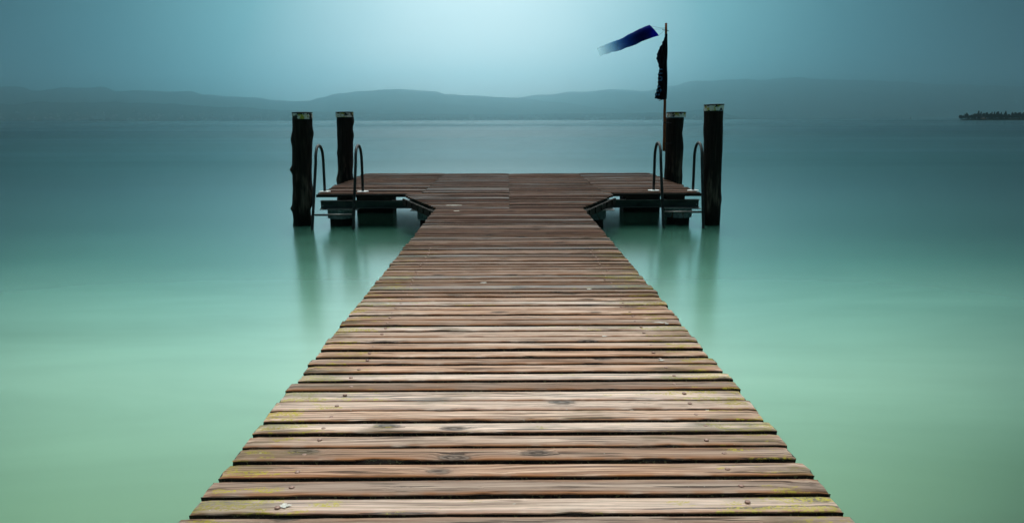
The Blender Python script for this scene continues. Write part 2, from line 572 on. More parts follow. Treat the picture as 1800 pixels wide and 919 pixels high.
class Deck:
    def __init__(self):
        self.v, self.f, self.mi, self.pl, self.ed = [], [], [], [], []

    def plank(self, y0, w, xa, xb, seg, darken, z0=0.0, skew=0.0):
        r1, r2 = random.random(), random.random()
        s1 = random.uniform(0, 300)
        tilt = random.uniform(-0.0025, 0.0025)
        dz = random.uniform(-0.003, 0.003)
        n0 = len(self.v)
        k = len(PROF)
        for i in range(seg + 1):
            u = i / seg
            x = xa + (xb - xa) * u
            jf = 0.0032 * fbm(x * 2.2 + s1, 0.3) + 0.0018 * fbm(x * 14 + s1, 1.7)
            jb = 0.0032 * fbm(x * 2.2 + s1, 7.3) + 0.0018 * fbm(x * 14 + s1, 9.1)
            bow = 0.002 * fbm(x * 0.8 + s1, 4.4)
            chip = max(0.0, fbm(x * 3.1 + s1, 12.0) - 0.38) * 0.035
            endw = 0.0
            if i in (0, seg):
                endw = 0.004
            for j, (py, pz) in enumerate(PROF):
                if j < 6:
                    yy = y0 + py + jf + chip * (1.0 if 2 <= j <= 4 else 0.3)
                elif j == 6:
                    yy = y0 + w * 0.5
                else:
                    yy = y0 + w + py + jb
                zz = z0 + pz + dz + bow + tilt * (yy - y0 - w / 2) / w * 2
                if 3 <= j <= 9:
                    zz -= endw
                xo = 0.0
                if i in (0, seg):
                    xo = 0.006 * fbm(j * 0.9, s1) * (1 if i else -1)
                self.v.append((x + xo, yy + skew * (u - 0.5), zz))
                self.pl.append((r1, r2, darken))
                self.ed.append(EDGE[j])
        for i in range(seg):
            for j in range(k - 1):
                a = n0 + i * k + j
                self.f.append([a, a + k, a + k + 1, a + 1])
                self.mi.append(1 if j in (0, 1, 10) else 0)
            a = n0 + i * k
            self.f.append([a, a + k - 1, a + 2 * k - 1, a + k])
            self.mi.append(1)
        self.f.append([n0 + j for j in range(k)])
        self.mi.append(1)
        self.f.append([n0 + seg * k + j for j in reversed(range(k))])
        self.mi.append(1)

    def build(self, name, parent):
        me = bpy.data.meshes.new(name)
        me.from_pydata(self.v, [], self.f)
        me.materials.append(M_DECK)
        me.materials.append(M_SIDE)
        me.polygons.foreach_set('material_index', self.mi)
        a = me.attributes.new('plank', 'FLOAT_VECTOR', 'POINT')
        a.data.foreach_set('vector', [c for d in self.pl for c in d])
        b = me.attributes.new('edge', 'FLOAT', 'POINT')
        b.data.foreach_set('value', self.ed)
        bm = bmesh.new()
        bm.from_mesh(me)
        bmesh.ops.recalc_face_normals(bm, faces=bm.faces)
        bm.to_mesh(me)
        bm.free()
        o = bpy.data.objects.new(name, me)
        col.objects.link(o)
        adopt(o, parent)
        return o


def darkening(y):
    return min(1.0, 0.03 + 0.92 * sstep(2.2, 9.5, y) ** 0.75 + random.uniform(-0.07, 0.07))


walk = Deck()
y = D_IN - 0.004
nail_spots = []
k = 0
while y > -4.0:
    w = random.uniform(0.090, 0.100)
    gap = PITCH + random.uniform(-0.004, 0.004) - w
    y0 = y - w
    jl, jr = random.gauss(0, 0.006), random.gauss(0, 0.006)
    seg = 60 if y0 < 5 else (36 if y0 < 8 else 22)
    if y0 < 1.4:
        seg = 14
    dk = darkening(y0) if y0 > 0 else 0.05
    walk.plank(y0, w, XL + jl, XR + jr, seg, max(0.0, dk), 0.0, random.uniform(-0.004, 0.004))
    if 1.9 < y0 < 7.0:
        for nx in (-0.73, 0.77):
            nail_spots.append((nx + random.gauss(0, 0.012), y0 + w * random.uniform(0.38, 0.62)))
    y = y0 - gap
walk_o = walk.build('walkway_deck', pier)

# nail heads: one shared little dome
nb = MB()
nb.lathe([(0.0095, -0.001), (0.0095, 0.0022), (0.0075, 0.0040), (0.003, 0.0048)], (0, 0), 12)
nail0 = nb.build('nail', M_NAIL, None, True)
for i, (nx, ny) in enumerate(nail_spots[::-1][:98]):
    o = nail0 if i == 0 else nail0.copy()
    if i:
        col.objects.link(o)
    o.parent = walk_o
    o.location = (nx, ny, 0.0005)


# droppings on the boards
def dropping(px, py, sx, sy, seed):
    c = at_z(px, py, 0.0)
    n = 30
    v, f = [], []
    for ring, (rr, zz) in enumerate(((1.0, 0.0004), (0.7, 0.0016), (0.3, 0.0020))):
        for q in range(n):
            a = 2 * math.pi * q / n
            rad = rr * max(0.25, 0.85 + 0.9 * fbm(math.cos(a) * 2.1 + seed, math.sin(a) * 2.1, seed))
            v.append((c.x + sx * rad * math.cos(a), c.y + sy * rad * math.sin(a), zz + 0.0015))
    for ring in range(2):
        for q in range(n):
            a = ring * n + q
            b = ring * n + (q + 1) % n
            f.append([a, b, b + n, a + n])
    f.append([2 * n + q for q in range(n)])
    o = obj('bird_dropping', v, f, M_DROP, None, True)
    o.parent = walk_o


for a in ((850, 497, 0.026, 0.016, 1.0), (1160, 567, 0.040, 0.014, 2.0), (1172, 569, 0.012, 0.010, 2.6), (500, 889, 0.022, 0.014, 3.0),
          (1163, 633, 0.016, 0.010, 5.0), (1062, 591, 0.016, 0.010, 6.0), (1245, 722, 0.010, 0.010, 7.0),
          (1112, 723, 0.012, 0.010, 8.0), (800, 361, 0.13, 0.030, 9.0), (803, 371, 0.04, 0.02, 9.5), 
          (1036, 508, 0.02, 0.010, 11.0), (682, 534, 0.012, 0.01, 12.0), (548, 797, 0.010, 0.014, 13.0)):
    dropping(*a)

# platform: flare first, then the full width in four bays
plat = Deck()
y = D_IN + 0.002
SEAMS = [-1.45, 0.02, 1.60]
while y < D_FAR:
    w = random.uniform(0.090, 0.100)
    u = (y - D_IN) / (D_NEAR - D_IN)
    if y < D_NEAR - 0.02:
        fl = min(1.0, (y - D_IN) / (fl_l.y - D_IN))
        fr = min(1.0, (y - D_IN) / (fl_r.y - D_IN))
        xa = XL - 0.01 + (fl_l.x - XL) * fl
        xb = XR + 0.01 + (fl_r.x - XR) * fr
        cuts = [xa, 0.02, xb]
    else:
        s = (y - D_NEAR) / (D_FAR - D_NEAR)
        xa = pl_nl.x + (pl_fl.x - pl_nl.x) * s
        xb = pl_nr.x + (pl_fr.x - pl_nr.x) * s
        cuts = [xa + random.gauss(0, 0.035)] + [c + random.gauss(0, 0.004) for c in SEAMS] + [xb + random.gauss(0, 0.035)]
    if D_NEAR - 0.02 <= y < D_NEAR + 0.1:
        cuts = [pl_nl.x] + SEAMS + [pl_nr.x + 0.02]
    for a, b in zip(cuts, cuts[1:]):
        plat.plank(y, w, a + 0.003, b - 0.003, 12, darkening(13) if y > D_NEAR else darkening(y), random.uniform(-0.004, 0.004))
    y += PITCH + random.uniform(-0.003, 0.003)
plat_o = plat.build('platform_deck', pier)

# fascia, flare edge boards, joists
for xa, xb in ((pl_nl.x, fl_l.x - 0.02), (fl_r.x + 0.02, pl_nr.x)):
    b = MB()
    b.box((xa, D_NEAR - 0.045, -0.052), (xb, D_NEAR - 0.012, -0.006))
    adopt(b.build('edge_board', M_FASCIA), pier)
for (xa, pt) in ((XL, fl_l), (XR, fl_r)):
    b = MB()
    d = Vector((pt.x - xa, pt.y - D_IN, 0))
    n = Vector((d.y, -d.x, 0)).normalized() * 0.03
    if n.y > 0:
        n = -n
    p0 = Vector((xa, D_IN, -0.045)) + n * 0.5
    b.prism([p0, p0 + n, p0 + n + Vector((0, 0, -0.10)), p0 + Vector((0, 0, -0.10))], d)
    for q in range(5):
        u = 0.1 + 0.19 * q
        c = p0 + d * u + n
        e = d.normalized() * 0.035
        b.prism([c - e, c + e, c + e + Vector((0, 0, -0.085)), c - e + Vector((0, 0, -0.085))], n * 0.5)
    adopt(b.build('flare_edge_board', M_FASCIA), pier)

# steel beams across under the platform
BEAM_Y = D_NEAR + 0.12
zt = at_y(640, 352.5, BEAM_Y).z
zb = at_y(640, 366.0, BEAM_Y).z
bxl, bxr = at_y(564, 358, BEAM_Y).x, at_y(1228, 358, BEAM_Y).x


def channel_beam(yc, xa, xb, z0, z1):
    b = MB()
    t = 0.009
    b.box((xa, yc - t / 2, z0 + t), (xb, yc + t / 2, z1 - t))
    b.box((xa, yc - 0.06, z1 - t), (xb, yc + 0.06, z1))
    b.box((xa, yc - 0.06, z0), (xb, yc + 0.06, z0 + t))
    return b


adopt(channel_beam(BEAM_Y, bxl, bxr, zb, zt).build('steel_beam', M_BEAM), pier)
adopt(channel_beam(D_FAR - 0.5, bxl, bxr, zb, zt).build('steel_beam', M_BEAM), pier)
for xx in (bxl + 0.035, bxr - 0.035):
    b = MB()
    b.tube([(xx, BEAM_Y - 0.012, zb + 0.045), (xx, BEAM_Y - 0.004, zb + 0.045)], 0.011, 10)
    adopt(b.build('bolt_hole_disc', M_HOLE), pier)  # pale disc painted where a bolt hole shows bright
# bearers between beams and boards, lengthwise
for xx in (-1.75, -0.9, 0.0, 0.95, 1.95, 2.85):
    b = MB()
    if abs(xx) < 1.2:
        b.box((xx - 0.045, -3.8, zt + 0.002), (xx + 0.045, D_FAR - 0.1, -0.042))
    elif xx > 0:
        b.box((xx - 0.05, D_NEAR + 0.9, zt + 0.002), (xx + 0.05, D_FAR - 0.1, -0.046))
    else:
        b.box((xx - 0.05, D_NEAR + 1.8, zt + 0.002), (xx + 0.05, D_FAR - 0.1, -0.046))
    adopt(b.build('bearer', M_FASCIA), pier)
# filler blocks on the front beam
for xa, xb in ((at_y(627, 350, BEAM_Y).x, at_y(689, 350, BEAM_Y).x), (at_y(1097, 350, BEAM_Y).x, at_y(1160, 350, BEAM_Y).x), (at_y(1171, 350, BEAM_Y).x, at_y(1203, 350, BEAM_Y).x)):
    b = MB()
    b.prism([(xa, BEAM_Y - 0.03, -0.047), (xb, BEAM_Y - 0.03, -0.047), (xb, BEAM_Y - 0.03, zt + 0.001), (xa + 0.03, BEAM_Y - 0.03, zt + 0.001), (xa + 0.02, BEAM_Y - 0.03, zt + 0.03)], (0, 0.3, 0))
    adopt(b.build('filler_block', M_FASCIA), pier)


def pile(x, y, r, collar=True, ztop=None):
    ztop = zb - 0.002 if ztop is None else ztop
    b = MB()
    b.lathe([(r * 0.84, -2.2), (r * 0.84, -0.40 if collar else ztop)], (x, y), 28)
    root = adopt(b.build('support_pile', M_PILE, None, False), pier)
    if collar:
        c = MB()
        zc = -0.425
        c.lathe([(r * 0.80, zc + 0.004), (r, zc), (r, zc + 0.006), (r, ztop - 0.012), (r * 1.02, ztop - 0.012)], (x, y), 36)
        # flange plate with a bent corner on top
        c.prism([(x - r * 1.35, y - r * 1.05, ztop - 0.012), (x + r * 1.45, y - r * 1.05, ztop - 0.020), (x + r * 1.45, y + r, ztop - 0.012), (x - r * 1.35, y + r, ztop - 0.012)], (0, 0, 0.010))
        co = c.build('collar', M_GALV, None, False)
        co.parent = root
    return root


PY = BEAM_Y + 0.12
pile(at_y(600, 380, PY).x, PY, 0.225)
pile(at_y(1192, 380, PY).x, PY, 0.225)
pile(1.40, PY - 0.18, 0.25)
pile(-1.27, PY - 0.18, 0.25)
BY_ = D_NEAR + 1.9
for xa, xb in ((at_y(627, 360, BY_).x, at_y(690, 360, BY_).x), (-1.62, 1.68), (at_y(1096, 360, BY_).x, at_y(1160, 360, BY_).x)):  # outer two are seen; middle one added unseen to darken the water
    b = MB()
    b.box((xa, BY_, -2.0), (xb, BY_ + 0.5, zt - 0.001))
    adopt(b.build('support_shade_block', M_PILE), pier)
for yy in (2.5, 7.0):
    for xx in (-0.75, 0.8):
        pile(xx, yy, 0.16, False, zt)

# ------------------------------------------------------------------ mooring posts


def post(pxl, pxr, py_top, y, label, bumps, seed, capspec, lean=0.0):
    c0 = at_y((pxl + pxr) / 2, py_top, y)
    rad = (at_y(pxr, py_top, y).x - at_y(pxl, py_top, y).x) / 2 * 0.965
    ztop = c0.z
    zbot = -1.9
    root = thing('mooring_post', label, 'mooring post', (c0.x, y, WATER), 'mooring posts at the platform corners')
    v, f = [], []
    nh, ns = 110, 40
    zcap = ztop - 0.085
    for i in range(nh + 1):
        z = zbot + (zcap - zbot) * i / nh
        cx = c0.x + lean * (z - ztop) + 0.012 * fbm(z * 0.9, seed)
        for q in range(ns):
            a = 2 * math.pi * q / ns
            ca, sa = math.cos(a), math.sin(a)
            r = rad * (1 + 0.055 * fbm(ca * 0.9 + seed, sa * 0.9, z * 1.1) + 0.03 * fbm(ca * 3 + seed, sa * 3, z * 2.5) + 0.012 * fbm(ca * 9, sa * 9 + seed, z * 1.2))
            for (bz, ba, amp, hz) in bumps:
                da = math.atan2(math.sin(a - ba), math.cos(a - ba))
                r += amp * math.exp(-(da / 0.7) ** 2) * math.exp(-((z - bz) / hz) ** 2)
            v.append((cx + r * ca, y + r * sa, z))
    for i in range(nh):
        for q in range(ns):
            a = i * ns + q
            b = i * ns + (q + 1) % ns
            f.append([a, b, b + ns, a + ns])
    f.append([nh * ns + q for q in range(ns)])
    trunk = obj('trunk', v, f, M_POST, None, True)
    adopt(trunk, root)
    # painted cap: band with a dark rim board
    (over, hgt, tiltx, shift) = capspec
    cb = MB()
    R_ = rad * over
    prof = [(R_, -hgt), (R_ * 1.004, -hgt * 0.5), (R_, -0.006), (R_ * 0.97, 0.0)]
    cb.lathe(prof, (0, 0), 40)
    cv = [(c0.x + shift + vx, y + vy, ztop + vz + tiltx * vx) for vx, vy, vz in cb.v]
    cap = obj('cap', cv, cb.f, M_CAP)
    adopt(cap, root)
    lb = MB()
    lb.lathe([(R_ * 1.02, 0.002), (R_ * 1.03, 0.008), (R_ * 1.0, 0.017), (R_ * 0.4, 0.022)], (0, 0), 40)
    lv = [(c0.x + shift + vx, y + vy, ztop + vz + tiltx * vx) for vx, vy, vz in lb.v]
    lid = obj('lid', lv, lb.f, M_FASCIA)
    lid.parent = cap
    return root


def zof(py, y):
    return at_y(900, py, y).z


NPY, RPY = D_NEAR + 0.22, 15.35
PI = math.pi
post(513.5, 549, 199.5, NPY, 'knobbly black post at the near left corner with a yellow lichened white cap', [
    (zof(243, NPY), PI, 0.028, 0.10), (zof(235, NPY), 0.0, 0.022, 0.09), (zof(297, NPY), PI, 0.045, 0.05), (zof(340, NPY), -0.1, 0.028, 0.16),
    (zof(365, NPY), PI, 0.035, 0.045), (zof(385, NPY), PI, -0.02, 0.1), (zof(372, NPY), 0.0, -0.035, 0.10), (zof(391, NPY), 0.0, 0.03, 0.05)], 3.1, (1.02, 0.092, 0.0, 0.0), 0.052)
post(592, 621, 198.5, RPY, 'thin black post behind the far left corner, second from left', [
    (zof(212, RPY), 0.0, 0.03, 0.10), (zof(237, RPY), 0.0, 0.02, 0.09), (zof(268, RPY), PI, 0.015, 0.05), (zof(300, RPY), 0.0, -0.02, 0.12), (zof(315, RPY), PI, 0.03, 0.1), (zof(349, RPY), 0.0, 0.04, 0.06), (zof(349, RPY), PI, 0.02, 0.05)], 8.7, (1.09, 0.088, 0.01, -0.01), 0.035)
post(1171, 1203, 198.8, RPY - 0.25, 'dark post right behind the orange flag pole, with a blackened cap', [
    (zof(235, RPY), 0.0, -0.02, 0.1), (zof(262, RPY), 0.0, 0.012, 0.1), (zof(310, RPY), 0.0, 0.015, 0.12)], 15.2, (1.08, 0.08, 0.0, 0.02))
post(1238, 1272, 185.5, NPY - 0.1, 'tallest and thickest black post, far right, with a tilted half white cap', [
    (zof(230, NPY), PI, 0.01, 0.1), (zof(350, NPY), 0.0, 0.012, 0.1)], 22.9, (1.05, 0.085, 0.035, 0.0), -0.02)

# ------------------------------------------------------------------ bathing ladders


def ladder(label, deck_px, water_top_px, water_bot_px, py_top, py_foot, rung_py):
    yd = D_NEAR + 0.28
    feet = [at_z(p, py_foot, 0.0) for p in deck_px]
    root = thing('bathing_ladder', label, 'ladder', ((feet[0].x + feet[1].x) / 2, D_NEAR, 0), 'steel bathing ladders on the platform front')
    ztop = at_y(900, py_top, D_NEAR).z - 0.02
    rails = []
    for i in range(2):
        X = feet[i].x
        y_d = feet[i].y
        y_w = y_d - 0.50
        rr = 0.25
        zs = ztop - rr
        pts = [(X, y_d, 0.002), (X, y_d, 0.2), (X, y_d, zs)]
        for q in range(1, 14):
            a = PI * q / 14
            pts.append((X, (y_d + y_w) / 2 + rr * math.cos(a), zs + rr * math.sin(a)))
        pts.append((X, y_w, zs))
        y_b = y_w - 0.20
        zend = -0.75
        uw = (WATER - zs) / (zend - zs)
        x_w = at_y(water_bot_px[i], 407, y_w + (y_b - y_w) * uw).x
        x_b = X + (x_w - X) / uw
        n = 8
        for q in range(1, n + 1):
            u = q / n
            pts.append((X + (x_b - X) * u, y_w + (y_b - y_w) * u, zs + (zend - zs) * u))
        b = MB()
        b.tube(pts, 0.0235, 14)
        adopt(b.build('rail', M_RAIL, None, True), root)
        rails.append((X, y_w, zs, y_b, zend, x_b))
        pb = MB()
        pb.lathe([(0.098, 0.0045), (0.098, 0.012), (0.09, 0.015), (0.03, 0.018)], (X, y_d), 24)
        adopt(pb.build('foot_plate', M_PLATE, None, False), root)
    for rpy in rung_py:
        # rung height measured on the first rail
        X, y_w, zs, y_b, zend, _xb = rails[0]
        z = at_y(900, rpy, (y_w + y_b) / 2 - 0.05).z
        u = (z - zs) / (zend - zs)
        yy = y_w + (y_b - y_w) * u
        b = MB()
        xs = [r[0] + (r[5] - r[0]) * u for r in rails[:2]]
        b.tube([(xs[0], yy, z), (xs[1], yy, z)], 0.0165, 10)
        adopt(b.build('rung', M_RUNG, None, True), root)
    return root


ladder('left steel ladder, beside the knobbly near left post, its arched rails hooked over the platform', (571, 638), (556, 626), (549, 621), 253, 337.5, (377, 404))
ladder('right steel ladder, beside the tallest post, standing on bright white foot plates', (1149, 1218), (1164, 1231), (1166, 1236), 250, 335.5, (374, 404))

# ------------------------------------------------------------------ flag pole, flag, windsock
FY = RPY - 0.42
p_top, p_bot = at_y(1171, 41, FY), at_y(1167.2, 266, FY)
ft = thing('flag_pole', 'thin orange-brown wooden pole strapped upright to the far right post', 'flag pole', tuple(p_bot))
b = MB()
pr = 0.030
pts = [p_bot + (p_top - p_bot) * (i / 16) + Vector((0.006 * fbm(i * 0.5, 2.2), 0.004 * fbm(i * 0.5, 5.2), 0)) for i in range(17)]
b.tube(pts, [pr * (1 - 0.22 * i / 16) for i in range(17)], 12)
adopt(b.build('pole', M_POLE, None, True), ft)
for py in (216, 252):
    s = MB()
    c = at_y(1169.2, py, FY)
    s.tube([c + Vector((-0.034, -0.03, 0)), c + Vector((0.0, -0.046, 0)), c + Vector((0.05, -0.03, 0.0)), c + Vector((0.14, 0.02, 0.0))], 0.006, 8)
    adopt(s.build('strap', M_CORD), ft)

M_FLAG = cloth('black_flag_cloth', [(0.0, (0.006, 0.006, 0.010)), (0.6, (0.004, 0.005, 0.012)), (1.0, (0.006, 0.012, 0.03))], 0.08)
M_LETTER = simple('faded_blue_lettering', (0.05, 0.20, 0.42), (0.09, 0.30, 0.55), 0.8, (20, 20, 20))

left_px = [(60, 1169.5), (67, 1168), (76, 1164), (86, 1158.5), (95, 1155), (104, 1154), (112, 1157), (122, 1158.5), (132, 1156), (142, 1155.5), (150, 1155), (160, 1152.5), (168, 1150), (175, 1150.5)]


def pole_px(py):
    return 1171 + (1167.2 - 1171) * (py - 41) / (266 - 41)


def flag_pt(u, py, off=0.0):
    """u 0 at the pole, 1 at the free edge"""
    xr = pole_px(py) + 2.6
    xl = interp(left_px, py)
    wid = (xr - xl) / 20.0
    x = xr + (xl - xr) * u
    dep = 0.055 * wid * math.sin(u * 13.0 + py * 0.03) + 0.03 * wid * math.sin(u * 5.0 + py * 0.07 + 1.0)
    pt = at_y(x, py, FY - 0.036)
    pt.y += -abs(dep) * 1.0 - off - 0.004 * u
    if u > 0.85:
        pt.x += 0.006 * math.sin(py * 0.9)
    return pt


flag = thing('flag', 'black flag with faded blue lettering hanging in folds along the pole', 'flag', tuple(at_y(1168, 174, FY)))
v, f, al = [], [], []
NR, NC = 56, 30
for i in range(NR + 1):
    py = 60 + (174.5 - 60) * i / NR
    for j in range(NC + 1):
        u = j / NC
        pyy = py + (1.2 * math.sin(u * 4) if i == NR else 0)
        v.append(flag_pt(u, pyy))
        al.append(u)
for i in range(NR):
    for j in range(NC):
        a = i * (NC + 1) + j
        f.append([a, a + 1, a + NC + 2, a + NC + 1])
cl = obj('cloth', v, f, M_FLAG, None, True, {'along': ('FLOAT', al)})
md = cl.modifiers.new('thick', 'SOLIDIFY')
md.thickness = 0.003
adopt(cl, flag)


def stroke(points, width):
    """strip of lettering lying on the cloth; points are (u, py)"""
    v, f = [], []
    n = 0
    for (u0, p0), (u1, p1) in zip(points, points[1:]):
        du, dp = (u1 - u0) * 17, p1 - p0
        L = math.hypot(du, dp)
        nu, np_ = -dp / L * width / 17, du / L * width
        for q in range(9):
            s = q / 8
            u, p = u0 + (u1 - u0) * s, p0 + (p1 - p0) * s
            v.append(flag_pt(min(1.0, u + nu), p + np_, 0.006))
            v.append(flag_pt(min(1.0, u - nu), p - np_, 0.006))
        for q in range(8):
            a = n + q * 2
            f.append([a, a + 1, a + 3, a + 2])
        n += 18
    return v, f


for i, (pts_, wd) in enumerate((
        ([(0.99, 166.8), (0.60, 166.8)], 1.5), ([(0.86, 152.0), (0.46, 162.0)], 1.5), ([(0.97, 153.5), (0.84, 162.0)], 1.4),
        ([(0.98, 141.8), (0.56, 141.8), (0.56, 135.8), (0.98, 135.8)], 0.9),
        ([(0.98, 129.8), (0.55, 129.4)], 0.9), ([(0.98, 122.6), (0.60, 122.4)], 0.8))):
    v, f = stroke(pts_, wd)
    o = obj('lettering', v, f, M_LETTER)
    md = o.modifiers.new('thick', 'SOLIDIFY')
    md.thickness = 0.0015
    adopt(o, flag)
for (pa, pb) in (((1164, 52.8), (1176, 55.2)), ((1158, 177.5), (1171.5, 174.0))):
    b = MB()
    A, B = at_y(pa[0], pa[1], FY - 0.035), at_y(pb[0], pb[1], FY - 0.035)
    b.tube([A, (A + B) / 2 + Vector((0, 0, 0.008)), B], 0.005, 6)
    adopt(b.build('tie', M_CORD), flag)

# windsock left of the pole top; fade to clear imitates motion blur
M_SOCK = cloth('blue_windsock_cloth', [(0.0, (0.002, 0.016, 0.42)), (0.25, (0.002, 0.02, 0.28)), (0.45, (0.01, 0.11, 0.50)), (0.7, (0.10, 0.36, 0.62)), (1.0, (0.40, 0.68, 0.76))], 0.7,
               [(0.0, 0.0), (0.30, 0.03), (0.55, 0.34), (0.78, 0.66), (1.0, 0.93)])
head, tail = at_y(1150, 54, FY), at_y(1052, 93, FY + 0.15)
ax = tail - head
Ls = ax.length
axn = ax.normalized()
e1 = axn.cross(Vector((0, 1, 0))).normalized()
e2 = axn.cross(e1).normalized()
tp = at_y(1171, 50, FY)
sock = thing('windsock', 'dark blue windsock with motion-blurred pale tail streaming left of the flag pole', 'windsock', tuple(head))
v, f, al = [], [], []
NS, NA = 44, 32
RH = 0.128
for i in range(NS + 1):
    u = 1.0 * i / NS
    for q in range(NA):
        a = 2 * PI * q / NA
        r = RH * (1 - 0.34 * u) * (1 + (0.05 + 0.16 * u) * fbm(math.cos(a) * 1.6, math.sin(a) * 1.6, u * 6))
        sk = -0.05 * math.cos(a) * (1 - u)
        c = head + ax * u + Vector((0, 0, 0.012 * math.sin(u * 9)))
        v.append(c + e1 * (r * math.cos(a)) + e2 * (r * math.sin(a)) + axn * sk)
        al.append(u)
for i in range(NS):
    for q in range(NA):
        a = i * NA + q
        b_ = i * NA + (q + 1) % NA
        f.append([a, b_, b_ + NA, a + NA])
sl = obj('sleeve', v, f, M_SOCK, None, True, {'along': ('FLOAT', al)})
md = sl.modifiers.new('thick', 'SOLIDIFY')
md.thickness = 0.002
adopt(sl, sock)
for a in (0.3, 2.4, 4.4):
    b = MB()
    s_ = head + e1 * (RH * math.cos(a)) + e2 * (RH * math.sin(a)) - axn * (0.05 * math.cos(a))
    b.tube([s_, (s_ + tp) / 2 + Vector((0, 0, -0.008)), tp], 0.0018, 6)
    adopt(b.build('cord', M_CORD), sock)

# ------------------------------------------------------------------ far shores
M_FOOT = hill_mat('wooded_foothills', (0.008, 0.020, 0.016), (0.018, 0.030, 0.022), (0.04, 0.05, 0.036), 0.0016)
M_RIDGE = hill_mat('distant_ridges', (0.010, 0.022, 0.020), (0.020, 0.032, 0.027), (0.03, 0.04, 0.033), 0.0009)


def ridge_height(tab, dist, px):
    """height of a skyline point at that ground distance"""
    return max(0.0, at_y(px, interp(tab, px), dist).z)


def hills(name, tab, d0, d1, depth, mat, px0=-200, px1=2000, nx=360, ny=26, rough=0.04, seed=0.0):
    """terrain rising from the shore at d0 to its crest at d1 and falling away behind"""
    v, f = [], []
    for j in range(ny + 1):
        w = j / ny
        yy = d0 + (d1 + depth - d0) * w
        for i in range(nx + 1):
            px = px0 + (px1 - px0) * i / nx
            x = at_y(px, 211, d1).x * (0.55 + 0.45 * yy / d1)
            hc = ridge_height(tab, d1, px)
            if yy <= d1:
                t_ = (yy - d0) / (d1 - d0)
                pr_ = t_ ** 1.25 if t_ > 0 else 0
            else:
                t_ = (yy - d1) / depth
                pr_ = max(0.0, 1 - t_ * 1.1)
            hn = fbm(x * 0.0007 + seed, yy * 0.0009, seed, 5)
            hh = hc * pr_ * (1 + 0.30 * hn * math.sin(PI * min(1, pr_)) * (1 if yy < d1 else 0.4))
            fine = hc * rough * fbm(x * 0.004 + seed, yy * 0.002, seed, 5) * pr_
            z = hh + fine + (WATER - 6 if j in (0, ny) else 1.5)
            v.append((x, yy, z))
    for j in range(ny):
        for i in range(nx):
            a = j * (nx + 1) + i
            f.append([a, a + 1, a + nx + 2, a + nx + 1])
    o = obj(name, v, f, mat, None, False)
    o['kind'] = 'structure'
    return o, v, nx, ny


FOOT = [(-500, 176), (0, 183), (100, 180), (200, 180), (260, 181), (300, 184), (400, 188), (500, 193), (600, 198), (700, 200), (900, 201), (1060, 200), (1130, 198), (1200, 201), (1300, 207.5), (1340, 209.5), (1500, 211), (2300, 212)]
RID_L = [(-500, 140), (0, 152), (45, 154), (65, 159), (95, 158), (125, 153.5), (160, 154.5), (190, 153.5), (212, 161), (250, 159), (300, 162), (340, 161), (365, 167), (400, 170), (450, 172), (490, 177), (520, 178),
         (545, 178), (565, 172), (600, 165), (650, 160), (685, 157), (700, 156), (740, 160), (765, 160), (785, 166), (830, 169), (900, 172), (980, 180), (1060, 190), (1150, 200), (1230, 206), (1300, 209), (2300, 212)]
RID_R = [(-500, 209), (600, 208), (780, 190), (900, 172), (960, 166), (1010, 161), (1080, 157), (1130, 160), (1180, 149), (1215, 142.5), (1260, 141), (1295, 138), (1330, 140), (1400, 136), (1470, 139), (1560, 142), (1650, 147), (1800, 152), (2300, 160)]
SPUR = [(-500, 212), (1130, 211.5), (1170, 205), (1200, 197), (1230, 193), (1245, 192), (1262, 196), (1290, 204), (1310, 209), (1330, 212), (2300, 212)]
_, FV, FNX, FNY = hills('hills', FOOT, 5200, 7000, 1500, M_FOOT, rough=0.10, seed=1.7)
hills('hills', RID_L, 7700, 9500, 1800, M_RIDGE, rough=0.03, seed=4.2)
hills('hills', RID_R, 9400, 11400, 1500, M_RIDGE, rough=0.03, seed=9.4)
hills('hills', SPUR, 7100, 7500, 700, M_RIDGE, rough=0.05, seed=6.1)

# the lakeside town: hundreds of specks that read as one mass
M_TOWN = simple('pale_town_walls', (0.14, 0.14, 0.13), (0.42, 0.41, 0.39), 0.9, (0.004, 0.004, 0.004), bump=0)
b = MB()
rt = random.Random(12)
for q in range(420):
    px = rt.uniform(0, 1200)
    i = int((px + 200) / 2200 * FNX)
    j = 1 if rt.random() < 0.45 else rt.randint(1, 8)
    bx, by, bz = FV[j * (FNX + 1) + i]
    bx += rt.uniform(-25, 25)
    w, d, h = rt.uniform(7, 22), rt.uniform(8, 14), rt.uniform(5, 11)
    if rt.random() < 0.06:
        w, h = w * 2.4, h * 1.5
    b.prism([(bx - w / 2, by - d / 2, bz - 8), (bx + w / 2, by - d / 2, bz - 8), (bx + w / 2, by - d / 2, bz + h), (bx, by - d / 2, bz + h + w * 0.22), (bx - w / 2, by - d / 2, bz + h)], (0, d, 0))
town = b.build('far_town', M_TOWN)
town['kind'] = 'stuff'
town['label'] = 'pale scatter of lakeside houses along the far shore'
town['category'] = 'town'

# wooded headland on the right
HD = 850.0


def hx(px, d=HD):
    return at_y(px, 209, d).x


